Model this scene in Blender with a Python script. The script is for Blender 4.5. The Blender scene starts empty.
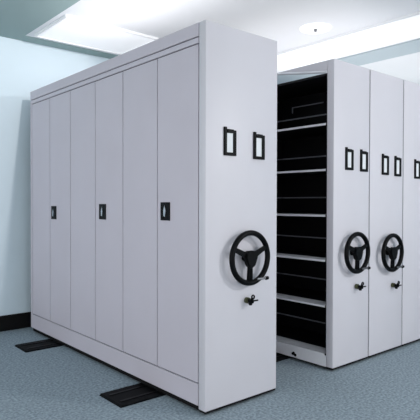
import bpy, bmesh, math, random
from mathutils import Vector, Matrix
random.seed(7)
C = bpy.context.scene.collection
sc = bpy.context.scene

# ------------------------------------------------------------ camera
F, YAW, PIT, ROL = 517.3, 0.862, -0.0145, 0.0021
cam_d = bpy.data.cameras.new('camera'); cam = bpy.data.objects.new('camera', cam_d); C.objects.link(cam)
cam_d.sensor_fit = 'HORIZONTAL'; cam_d.sensor_width = 36.0; cam_d.lens = F / 420 * 36
cam_d.clip_start = 0.05
fw = Vector((math.cos(YAW)*math.cos(PIT), math.sin(YAW)*math.cos(PIT), math.sin(PIT)))
r0 = Vector((math.sin(YAW), -math.cos(YAW), 0)); u0 = r0.cross(fw)
rr = r0*math.cos(ROL) + u0*math.sin(ROL); uu = -r0*math.sin(ROL) + u0*math.cos(ROL)
M = Matrix((rr, uu, -fw)).transposed().to_4x4(); M.translation = Vector((-1.9252, -2.2856, 1.2469))
cam.matrix_world = M
sc.camera = cam

# ------------------------------------------------------------ world, light, exposure
sc.view_settings.view_transform = 'Standard'; sc.view_settings.look = 'None'
sc.view_settings.gamma = 1.0; sc.view_settings.use_curve_mapping = False
sc.view_settings.exposure = 0.0
w = bpy.data.worlds.new('world'); sc.world = w; w.use_nodes = True
w.node_tree.nodes['Background'].inputs['Color'].default_value = (0.985, 0.98, 0.98, 1)
w.node_tree.nodes['Background'].inputs['Strength'].default_value = 1.75
def area(name, loc, target, sx, sy, power, col=(1, 1, 1), spread=180):
    l = bpy.data.lights.new(name, 'AREA'); l.shape = 'RECTANGLE'; l.size = sx; l.size_y = sy
    l.energy = power; l.color = col; l.spread = math.radians(spread)
    o = bpy.data.objects.new(name, l); C.objects.link(o); o.location = loc
    o.rotation_euler = (Vector(target) - Vector(loc)).to_track_quat('-Z', 'Y').to_euler()
    return o
# unseen fill light added behind the camera, and a ceiling lamp in front of the units
area('rear_fill_light', (1.2, -6.2, 1.5), (1.2, 0, 1.5), 8.0, 2.6, 20, (1.0, 0.98, 0.97))
area('ceiling_lamp_light', (2.5, -3.6, 2.78), (1.0, 0, 0.9), 0.25, 0.25, 76, (1.0, 1.0, 1.0))
# unseen fill lights added above the units to brighten the ceiling
area('ceiling_fill_light', (0.34, 1.0, 2.33), (0.34, 1.0, 3), 0.40, 1.9, 6.6, (1.0, 0.97, 0.96))
area('ceiling_fill_light', (3.1, 0.95, 2.33), (3.1, 0.95, 3), 3.6, 1.8, 18, (1.0, 0.97, 0.96))
# spot lamp in the ceiling over the first unit, turned on the far wall
sp = bpy.data.lights.new('wall_spot_light', 'SPOT'); sp.energy = 85; sp.spot_size = math.radians(64); sp.spot_blend = 0.35
sp.shadow_soft_size = 0.012; sp.color = (1.0, 0.92, 0.88)
spo = bpy.data.objects.new('wall_spot_light', sp); C.objects.link(spo); spo.location = (0.055, 0.3, 2.80)
spo.rotation_euler = (Vector((-0.2, 2.8, 1.9)) - spo.location).to_track_quat('-Z', 'Y').to_euler()

# ------------------------------------------------------------ materials
def lin(c):
    return tuple(((v/255)/12.92 if v/255 <= 0.04045 else ((v/255+0.055)/1.055)**2.4) for v in c) + (1,)
def mat(name, col, rough=0.5, metal=0.0, spec=0.5, var=0.0, scale=20, bump=0.0, emit=None):
    m = bpy.data.materials.new(name); m.use_nodes = True; nt = m.node_tree; b = nt.nodes['Principled BSDF']
    b.inputs['Roughness'].default_value = rough; b.inputs['Metallic'].default_value = metal
    b.inputs['Specular IOR Level'].default_value = spec
    c = lin(col)
    if var or bump:
        tc = nt.nodes.new('ShaderNodeTexCoord'); n = nt.nodes.new('ShaderNodeTexNoise')
        n.inputs['Scale'].default_value = scale; n.inputs['Detail'].default_value = 6
        nt.links.new(tc.outputs['Object'], n.inputs['Vector'])
        rp = nt.nodes.new('ShaderNodeValToRGB')
        rp.color_ramp.elements[0].position = 0.35; rp.color_ramp.elements[1].position = 0.65
        rp.color_ramp.elements[0].color = tuple(max(0, v*(1-var)) for v in c[:3]) + (1,)
        rp.color_ramp.elements[1].color = tuple(v*(1+var) for v in c[:3]) + (1,)
        nt.links.new(n.outputs['Fac'], rp.inputs['Fac']); nt.links.new(rp.outputs['Color'], b.inputs['Base Color'])
        if bump:
            bp = nt.nodes.new('ShaderNodeBump'); bp.inputs['Strength'].default_value = bump; bp.inputs['Distance'].default_value = 0.005
            nt.links.new(n.outputs['Fac'], bp.inputs['Height']); nt.links.new(bp.outputs['Normal'], b.inputs['Normal'])
    else:
        b.inputs['Base Color'].default_value = c
    if emit:
        b.inputs['Emission Color'].default_value = lin(col); b.inputs['Emission Strength'].default_value = emit
    return m
PANEL = mat('powder_coated_steel', (205, 204, 211), 0.42, 0, 0.35, 0.012, 3)
BODY = mat('door_steel', (196, 192, 202), 0.5, 0, 0.35, 0.012, 3)
SEAM = mat('dark_seam', (112, 112, 120), 0.8)
BLACK = mat('black_plastic', (5, 6, 8), 0.4, 0, 0.1)
RUBBER = mat('black_rubber', (8, 8, 10), 0.7, 0, 0.2)
RAILM = mat('black_rail_steel', (5, 6, 8), 0.6, 0, 0.1, 0.2, 30)
DARK = mat('black_bay_shade_and_key', (12, 13, 16), 0.45, 0, 0.2, 0.1, 8)  # bay's shade put into the colour of its inner parts; also the key bow
SHELF = mat('shelf_steel', (228, 230, 235), 0.4, 0, 0.4)  # raised towards white in place of light reaching the shelf lips
RAILG = mat('rear_rail_steel', (120, 124, 132), 0.4, 0, 0.4)
CARD = mat('white_card', (222, 226, 230), 0.6)
CHROME = mat('chrome', (205, 208, 212), 0.2, 1.0)
STEELD = mat('grey_metal_shaft', (110, 112, 116), 0.35, 0.8)
BRASS = mat('brass', (84, 88, 62), 0.4, 0.6)
CARPET = mat('carpet', (140, 154, 163), 0.95, 0, 0.1, 0.30, 60, 0.2)
WALL = mat('teal_wall_paint', (214, 231, 241), 0.85, 0, 0.2, 0.015, 2)
CEIL = mat('ceiling_paint', (236, 240, 243), 0.9, 0, 0.2, 0.01, 2)
BEAM = mat('grey_beam_paint', (188, 202, 208), 0.9, 0, 0.2)
TEALC = mat('grey_green_ceiling_paint', (156, 178, 178), 0.9, 0, 0.2)
LIT = mat('lamp_diffuser', (244, 247, 250), 0.5, emit=0.4)
SEAMSHADE = mat('seam_shade_grey', (74, 76, 82), 0.8, 0, 0.2)  # shade of the gap between units, put in as a colour
WHITE = mat('white_trim', (240, 242, 244), 0.5)

# ------------------------------------------------------------ helpers
class MB:
    def __init__(s): s.bm = bmesh.new()
    def box(s, a, b, bev=0.0, mi=0):
        r = bmesh.ops.create_cube(s.bm, size=1.0); vs = r['verts']
        for v in vs:
            v.co = Vector([(a[i]+b[i])/2 + v.co[i]*(b[i]-a[i]) for i in range(3)])
        fs = list({f for v in vs for f in v.link_faces})
        for f in fs: f.material_index = mi
        if bev:
            es = list({e for f in fs for e in f.edges})
            q = bmesh.ops.bevel(s.bm, geom=es, offset=bev, segments=2, profile=0.5, affect='EDGES')
            for f in q['faces']: f.material_index = mi
        return s
    def cyl(s, c, axis, r, h, seg=32, r2=None, bev=0.0):
        """solid of revolution along axis, starting at c"""
        q = bmesh.ops.create_cone(s.bm, cap_ends=True, segments=seg, radius1=r, radius2=r if r2 is None else r2, depth=h)
        ax = Vector(axis).normalized(); rot = ax.to_track_quat('Z', 'Y').to_matrix().to_4x4()
        T = Matrix.Translation(Vector(c) + ax*h/2) @ rot
        bmesh.ops.transform(s.bm, matrix=T, verts=q['verts'])
        if bev:
            es = [e for e in {e for v in q['verts'] for e in v.link_edges} if len(e.link_faces) == 2 and e.calc_face_angle() > 0.8]
            bmesh.ops.bevel(s.bm, geom=es, offset=bev, segments=2, affect='EDGES')
        return s
    def torus(s, c, R, r, seg=64, sub=14, ry=None):
        """ring in the xz plane"""
        vs = []
        for i in range(seg):
            a = 2*math.pi*i/seg; row = []
            for j in range(sub):
                b = 2*math.pi*j/sub; q = R + r*math.cos(b)
                row.append(s.bm.verts.new((c[0]+q*math.cos(a), c[1]+(ry or r)*math.sin(b), c[2]+q*math.sin(a))))
            vs.append(row)
        for i in range(seg):
            for j in range(sub):
                s.bm.faces.new((vs[i][j], vs[(i+1) % seg][j], vs[(i+1) % seg][(j+1) % sub], vs[i][(j+1) % sub]))
        return s
    def prism(s, pts, d, bev=0.0):
        """closed outline pts (3-D, planar) pushed along vector d"""
        d = Vector(d); a = [s.bm.verts.new(p) for p in pts]; b = [s.bm.verts.new(Vector(p)+d) for p in pts]
        n = len(pts); fs = [s.bm.faces.new(a), s.bm.faces.new(b[::-1])]
        for i in range(n): fs.append(s.bm.faces.new((a[i], b[i], b[(i+1) % n], a[(i+1) % n])))
        if bev:
            es = list({e for f in fs for e in f.edges})
            bmesh.ops.bevel(s.bm, geom=es, offset=bev, segments=2, affect='EDGES')
        return s
    def build(s, name, m, parent=None, smooth=False):
        bmesh.ops.recalc_face_normals(s.bm, faces=s.bm.faces)
        me = bpy.data.meshes.new(name); s.bm.to_mesh(me); s.bm.free()
        for q in (m if isinstance(m, (list, tuple)) else [m]): me.materials.append(q)
        if smooth:
            for p in me.polygons: p.use_smooth = True
            try: me.set_sharp_from_angle(angle=math.radians(40))
            except Exception: pass
        o = bpy.data.objects.new(name, me); C.objects.link(o)
        if parent: o.parent = parent
        return o
def box(name, a, b, m, parent=None, bev=0.0): return MB().box(a, b, bev).build(name, m, parent)
def tag(o, label, cat, group=None):
    o['label'] = label; o['category'] = cat
    if group: o['group'] = group
    return o
def struct(name, a, b, m):
    o = box(name, a, b, m); o['kind'] = 'structure'; return o
def empty(name, loc):
    o = bpy.data.objects.new(name, None); C.objects.link(o); o.location = loc; o.empty_display_size = 0.1; return o

# ------------------------------------------------------------ room
YW = 2.80; ZC = 2.84; XL, XR = -4.2, 6.5
struct('floor', (XL, -6.5, -0.10), (XR, YW, 0), CARPET)
struct('wall_back', (XL, YW, -0.10), (XR, YW+0.12, ZC+0.10), WALL)
struct('wall_right', (XR, -6.5, -0.10), (XR+0.12, YW+0.12, ZC+0.10), WALL)
struct('baseboard_back', (XL, YW-0.014, 0), (XR, YW, 0.150), RUBBER)
struct('baseboard_right', (XR-0.014, -6.5, 0), (XR, YW-0.014, 0.150), RUBBER)
struct('ceiling', (XL, -6.5, ZC), (XR, YW, ZC+0.10), CEIL)
# grey painted bands and the bulkhead of the ceiling
MB().box((-1.6, -1.0, ZC-0.006), (-0.04, YW, ZC)).box((-0.04, 2.64, ZC-0.006), (1.6, YW, ZC)).build('trim_1', TEALC)['kind'] = 'structure'
struct('trim_2', (2.84, -6.4, ZC-0.03), (3.22, YW, ZC), BEAM)

# recessed ceiling lamps
def troffer(label, x0, x1, y0, y1, ndiv, strength):
    t = empty('ceiling_light', ((x0+x1)/2, (y0+y1)/2, ZC)); tag(t, label, 'ceiling light')
    hx, hy = (x1-x0)/2, (y1-y0)/2; f = 0.018
    b = MB()
    b.box((-hx, -hy, -0.022), (hx, -hy+f, 0)).box((-hx, hy-f, -0.022), (hx, hy, 0))
    b.box((-hx, -hy+f, -0.022), (-hx+f, hy-f, 0)).box((hx-f, -hy+f, -0.022), (hx, hy-f, 0))
    for i in range(1, ndiv):
        if hx > hy:
            y = -hy + 2*hy*i/ndiv; b.box((-hx+f, y-0.006, -0.022), (hx-f, y+0.006, 0))
        else:
            x = -hx + 2*hx*i/ndiv; b.box((x-0.006, -hy+f, -0.022), (x+0.006, hy-f, 0))
    b.build('frame', WHITE, t)
    box('diffuser', (-hx+f, -hy+f, -0.012), (hx-f, hy-f, -0.001), LIT, t)
    return t
troffer('square bright ceiling light panel above the doors of the long closed cabinet', 0.015, 0.97, 1.86, 2.55, 1, 1)
troffer('long white strip of ceiling light running beside the grey ceiling beam', 2.21, 2.82, -3.0, 2.7, 1, 1)
dl = empty('ceiling_downlight', (1.89, 0.69, ZC)); tag(dl, 'small round white ceiling fitting with a dark centre above the open aisle', 'ceiling light')
MB().cyl((0, 0, 0), (0, 0, -1), 0.145, 0.012, 48, 0.135).build('plate', LIT, dl, True)
MB().cyl((0, 0, -0.012), (0, 0, -1), 0.017, 0.022, 20, 0.010).build('sprinkler_head', mat('grey_metal', (120, 122, 126), 0.4, 0.6), dl, True)

# ------------------------------------------------------------ floor rails
def rail(label, y0, y1):
    t = empty('floor_rail', (0, (y0+y1)/2, 0)); h = (y1-y0)/2
    tag(t, label, 'rail', 'black floor rails under the mobile shelving')
    b = MB(); b.prism([(-0.305, -h, 0), (-0.29, -h, 0.010), (3.4, -h, 0.010), (3.4, -h, 0)], (0, 2*h, 0)); b.build('rail_plate', RAILM, t)
    for s in (-0.5, 0.5):
        box('track', (-0.27, s*h-0.012, 0.010), (3.38, s*h+0.012, 0.014), BLACK, t, 0.0015)
rail('flat black floor rail sticking out near the far end of the closed cabinet', 1.945, 2.205)
rail('flat black floor rail sticking out nearer the camera under the closed cabinet', 0.43, 0.70)

# ------------------------------------------------------------ parts of a mobile unit
TH = 0.0614; LEN = 2.6053; H = 2.30; ZB = 0.045; GAP0 = 0.0146
def card_holder(root, x, z):
    """black frame with a clip lug at the top left and a white card inside"""
    w, h, f, d = 0.049, 0.079, 0.021, 0.012
    b = MB()
    b.box((-w, -d, -h), (-w+f, 0, h+0.012), 0.003).box((w-f*1.15, -d, -h), (w, 0, h-0.004), 0.003)
    b.box((-w+f-0.003, -d, -h), (w-f*1.15+0.003, 0, -h+f*0.9), 0.002).box((-w+f+0.006, -d, h-f*1.1), (w-f*1.15+0.003, 0, h), 0.002)
    o = b.build('card_holder', BLACK, root); o.location = (x, 0, z)
    box('card', (-w+f-0.002, -0.005, -h+f*0.8), (w-f, 0, h-f*1.1), CARD, o)
def hand_wheel(root, x, z, R=0.153):
    r, y = 0.0170, -0.052
    o = MB().torus((0, y, 0), R, r, 72, 14).build('hand_wheel', BLACK, root, True); o.location = (x, 0, z)
    # rounded triangular hub
    pts = []
    for k in range(3):
        a0 = math.radians((30, 150, 270)[k]); rad = (0.055, 0.055, 0.062)[k]
        for t in (-34, -17, 0, 17, 34):
            a = a0 + math.radians(t); q = rad*(1-0.10*abs(t)/34)
            pts.append((q*math.cos(a), y-0.020, q*math.sin(a)))
    hb = MB().prism(pts, (0, 0.036, 0), 0.006); hb.cyl((0, y+0.016, 0), (0, 1, 0), 0.024, -(y+0.016), 24)
    hb.build('hub', BLACK, o, True)
    def spoke(a, off, w0, w1, name='spoke'):
        a = math.radians(a); d = Vector((math.cos(a), 0, math.sin(a))); n = Vector((-d.z, 0, d.x))
        p0 = d*0.035 + n*off*0.7; p1 = d*(R-0.003) + n*off
        P = [p0-n*w0, p1-n*w1, p1+n*w1, p0+n*w0]
        MB().prism([(p.x, y-0.009, p.z) for p in P], (0, 0.018, 0), 0.004).build(name, BLACK, o, True)
    spoke(24, 0, 0.019, 0.013); spoke(156, 0, 0.019, 0.013); spoke(268, -0.013, 0.0095, 0.0095); spoke(268, 0.013, 0.0095, 0.0095)
    # crank knob on the rim, lower right
    a = math.radians(-58); kx, kz = R*math.cos(a), R*math.sin(a)
    MB().cyl((kx-0.034, y-0.012, kz-0.004), (1, -0.15, 0.06), 0.0075, 0.075, 16).build('knob_shaft', STEELD, o, True)
    MB().cyl((kx+0.030, y-0.022, kz-0.002), (1, -0.15, 0.06), 0.012, 0.024, 20, 0.010, 0.003).build('crank_knob', BLACK, o, True)
def lock(root, x, z):
    o = MB().cyl((0, 0, 0), (0, -1, 0), 0.019, 0.026, 24, None, 0.003).build('lock', BRASS, root, True); o.location = (x, 0, z)
    b = MB().cyl((0, -0.030, 0), (0, -1, 0), 0.013, 0.022, 18)
    b.torus((0.004, -0.058, 0.026), 0.011, 0.005, 20, 8).box((-0.004, -0.062, -0.012), (0.008, -0.046, 0.022), 0.002)
    b.build('key', BLACK, o, True)
    MB().box((0.004, -0.060, -0.003), (0.050, -0.050, 0.006), 0.002).cyl((0, -0.040, -0.006), (0, 0, -1), 0.016, 0.020, 16, 0.010).build('key_bow', DARK, o, True)
def front(root, wx, holders, wheel, lk, seam=0.012):
    MB().box((0, 0, GAP0+0.012), (wx-seam, TH, H), 0.004).build('end_panel', PANEL, root, True)
    box('floor_seal', (0.004, 0.003, 0.0145), (wx-seam-0.004, TH-0.004, GAP0+0.012), RUBBER, root)
    if seam > 0.01: box('seam_shade_strip', (wx-seam+0.0003, 0.006, 0.03), (wx-0.0008, TH-0.002, H-0.004), SEAMSHADE, root)  # strip added in the seam to darken the gap between units
    for x, z in holders: card_holder(root, x, z)
    if wheel: hand_wheel(root, *wheel)
    if lk: lock(root, *lk)
def carriage(root, wx, inset=0.010):
    box('base_carriage', (inset, TH+0.004, 0.0145), (wx-inset, LEN-0.03, ZB-0.0003), RUBBER, root)

# ------------------------------------------------------------ unit 1: closed cabinet with doors
U1 = empty('mobile_cabinet', (0, 0, 0)); W1 = 0.6111
tag(U1, 'long closed grey mobile cabinet with six doors on its side, nearest the camera', 'mobile shelving')
front(U1, W1, [(0.187, 1.607), (0.436, 1.598)], (0.315, 0.909), (0.330, 0.642), 0.0)
carriage(U1, W1)
DY = [2.566, 2.1592, 1.751, 1.3184, 0.9129, 0.486, TH+0.004]; ZD0, ZD1, ZH, ZT = 0.178, 2.1777, 2.2178, H
g = 0.0042; IN = 0.006
b = MB(); b.box((0.010, TH+0.0005, ZB), (W1-0.004, LEN, H-0.004), 0.0, 1)           # carcass behind the seams
b.box((0, TH+0.006, ZB), (0.012, LEN, ZD0-g), 0.0015)                                # plinth rail
b.box((0, DY[0]+g, ZD0-g), (0.012, LEN, ZH-g), 0.0015)                                # far stile
b.box((0, TH+0.006, ZD1+g), (0.012, DY[0]+g, ZH-g), 0.0015)                           # head rail
b.box((0, TH+0.006, ZH+g), (0.012, LEN, H), 0.0015)                                   # fascia
b.box((0.010, TH+0.004, H-0.010), (W1, LEN, H), 0.001)                               # top sheet
b.box((W1-0.006, TH+0.002, ZB), (W1, LEN, H), 0.001)
b.build('cabinet_body', [BODY, SEAM], U1)
for i in range(6):
    y1, y0 = DY[i], DY[i+1]
    dd = MB().box((0, y0+g, ZD0+g), (0.016, y1-g, ZD1-g), 0.002).build('door', BODY, U1)
    if i % 2 == 1:
        yc = y1 - (0.088, 0.118, 0.094)[i//2]; zc = (1.155, 1.176, 1.190)[i//2]
        l = MB()
        l.box((-0.007, -0.049, -0.058), (0.0, -0.017, 0.058), 0.002).box((-0.007, 0.017, -0.058), (0.0, 0.049, 0.058), 0.002)
        l.box((-0.007, -0.018, 0.034), (0.0, 0.018, 0.058), 0.001).box((-0.007, -0.018, -0.058), (0.0, 0.018, -0.045), 0.001)
        l.box((-0.0015, -0.018, -0.046), (0.0, 0.018, 0.035))
        lo = l.build('latch_plate', BLACK, dd); lo.location = (0, yc, zc)
        MB().prism([(-0.012, 0.010, -0.030), (-0.012, -0.006, -0.036), (-0.012, -0.012, 0.004), (-0.012, 0.0, 0.040), (-0.012, 0.012, 0.004)], (0.0105, 0, 0), 0.002).build('latch', CHROME, lo)

# ------------------------------------------------------------ open shelving unit facing the aisle
def open_unit(label, x, wx, holders, wheel, lk):
    U = empty('mobile_shelving_unit', (x, 0, 0))
    tag(U, label, 'mobile shelving')
    front(U, wx, holders, wheel, lk)
    carriage(U, wx-0.006, 0.012)
    D = wx-0.006
    box('base_panel', (0, TH+0.001, ZB-0.02), (0.010, LEN, 0.108), SHELF, U, 0.0015)
    MB().cyl((0, 0.37, 0.058), (-1, 0, 0), 0.014, 0.014, 18, 0.010).cyl((0, 0.35, 0.050), (-1, 0, 0), 0.010, 0.008, 14).build('base_knob', BLACK, U, True)
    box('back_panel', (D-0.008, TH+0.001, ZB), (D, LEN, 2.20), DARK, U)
    for k in range(3):
        y0 = TH+0.001 if k == 0 else TH + (LEN-TH)*k/3 + 0.0
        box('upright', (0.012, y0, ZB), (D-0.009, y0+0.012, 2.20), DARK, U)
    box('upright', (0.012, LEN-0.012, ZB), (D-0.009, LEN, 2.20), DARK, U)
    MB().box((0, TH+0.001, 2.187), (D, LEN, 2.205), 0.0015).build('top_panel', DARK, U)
    for z in (0.122, 0.482, 0.822, 1.157, 1.498, 1.838):
        for k in range(3):
            a = TH + (LEN-TH)*k/3 + 0.013; e = TH + (LEN-TH)*(k+1)/3 - 0.001 if k < 2 else LEN-0.013
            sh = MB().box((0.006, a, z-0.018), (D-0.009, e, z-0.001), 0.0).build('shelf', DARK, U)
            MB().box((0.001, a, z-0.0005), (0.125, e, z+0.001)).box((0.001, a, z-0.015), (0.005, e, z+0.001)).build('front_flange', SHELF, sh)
            rl = MB().box((0.330, a, z+0.128), (0.338, e, z+0.138), 0.001).build('rear_rail', RAILG, U)
    MB().box((0.40, 0.40, 2.085), (0.408, 0.74, 2.093)).box((0.40, 0.732, 2.04), (0.408, 0.74, 2.085)).build('hanging_rail', RAILG, U)
    # gusset and brace rod that tie the tall end panel to the top
    MB().prism([(0.002, TH+0.001, H-0.002), (0.002, 0.62, H-0.002), (0.002, TH+0.001, 2.207)], (0.006, 0, 0)).build('top_gusset', PANEL, U)
    p0, p1 = Vector((0.004, TH+0.002, 2.212)), Vector((0.004, 0.625, H+0.0))
    MB().cyl(p0, p1-p0, 0.010, (p1-p0).length, 14).build('brace_rod', SHELF, U, True)
    return U
U2 = open_unit('mobile shelving unit with empty open shelves facing the aisle', 1.2245, 0.4774,
               [(0.189, 1.573), (0.384, 1.569)], (0.232, 0.870, 0.142), (0.290, 0.604))
def closed_unit(label, x, wx, holders, wheel, lk):
    U = empty('mobile_shelving_unit', (x, 0, 0)); tag(U, label, 'mobile shelving')
    front(U, wx, holders, wheel, lk); carriage(U, wx-0.006, 0.012)
    MB().box((0.001, TH+0.001, ZB), (wx-0.007, LEN, 2.205), 0.002).build('cabinet_body', BODY, U)
    return U
closed_unit('closed mobile unit right of the open shelves, its wheel the rightmost in view', 1.7019, 0.5143,
            [(0.215, 1.555), (0.410, 1.550)], (0.258, 0.840, 0.142), (0.338, 0.560))
closed_unit('last mobile unit, only a pale sliver of its front seen at the right edge', 2.2162, 0.52,
            [(0.225, 1.54), (0.42, 1.53)], None, None)
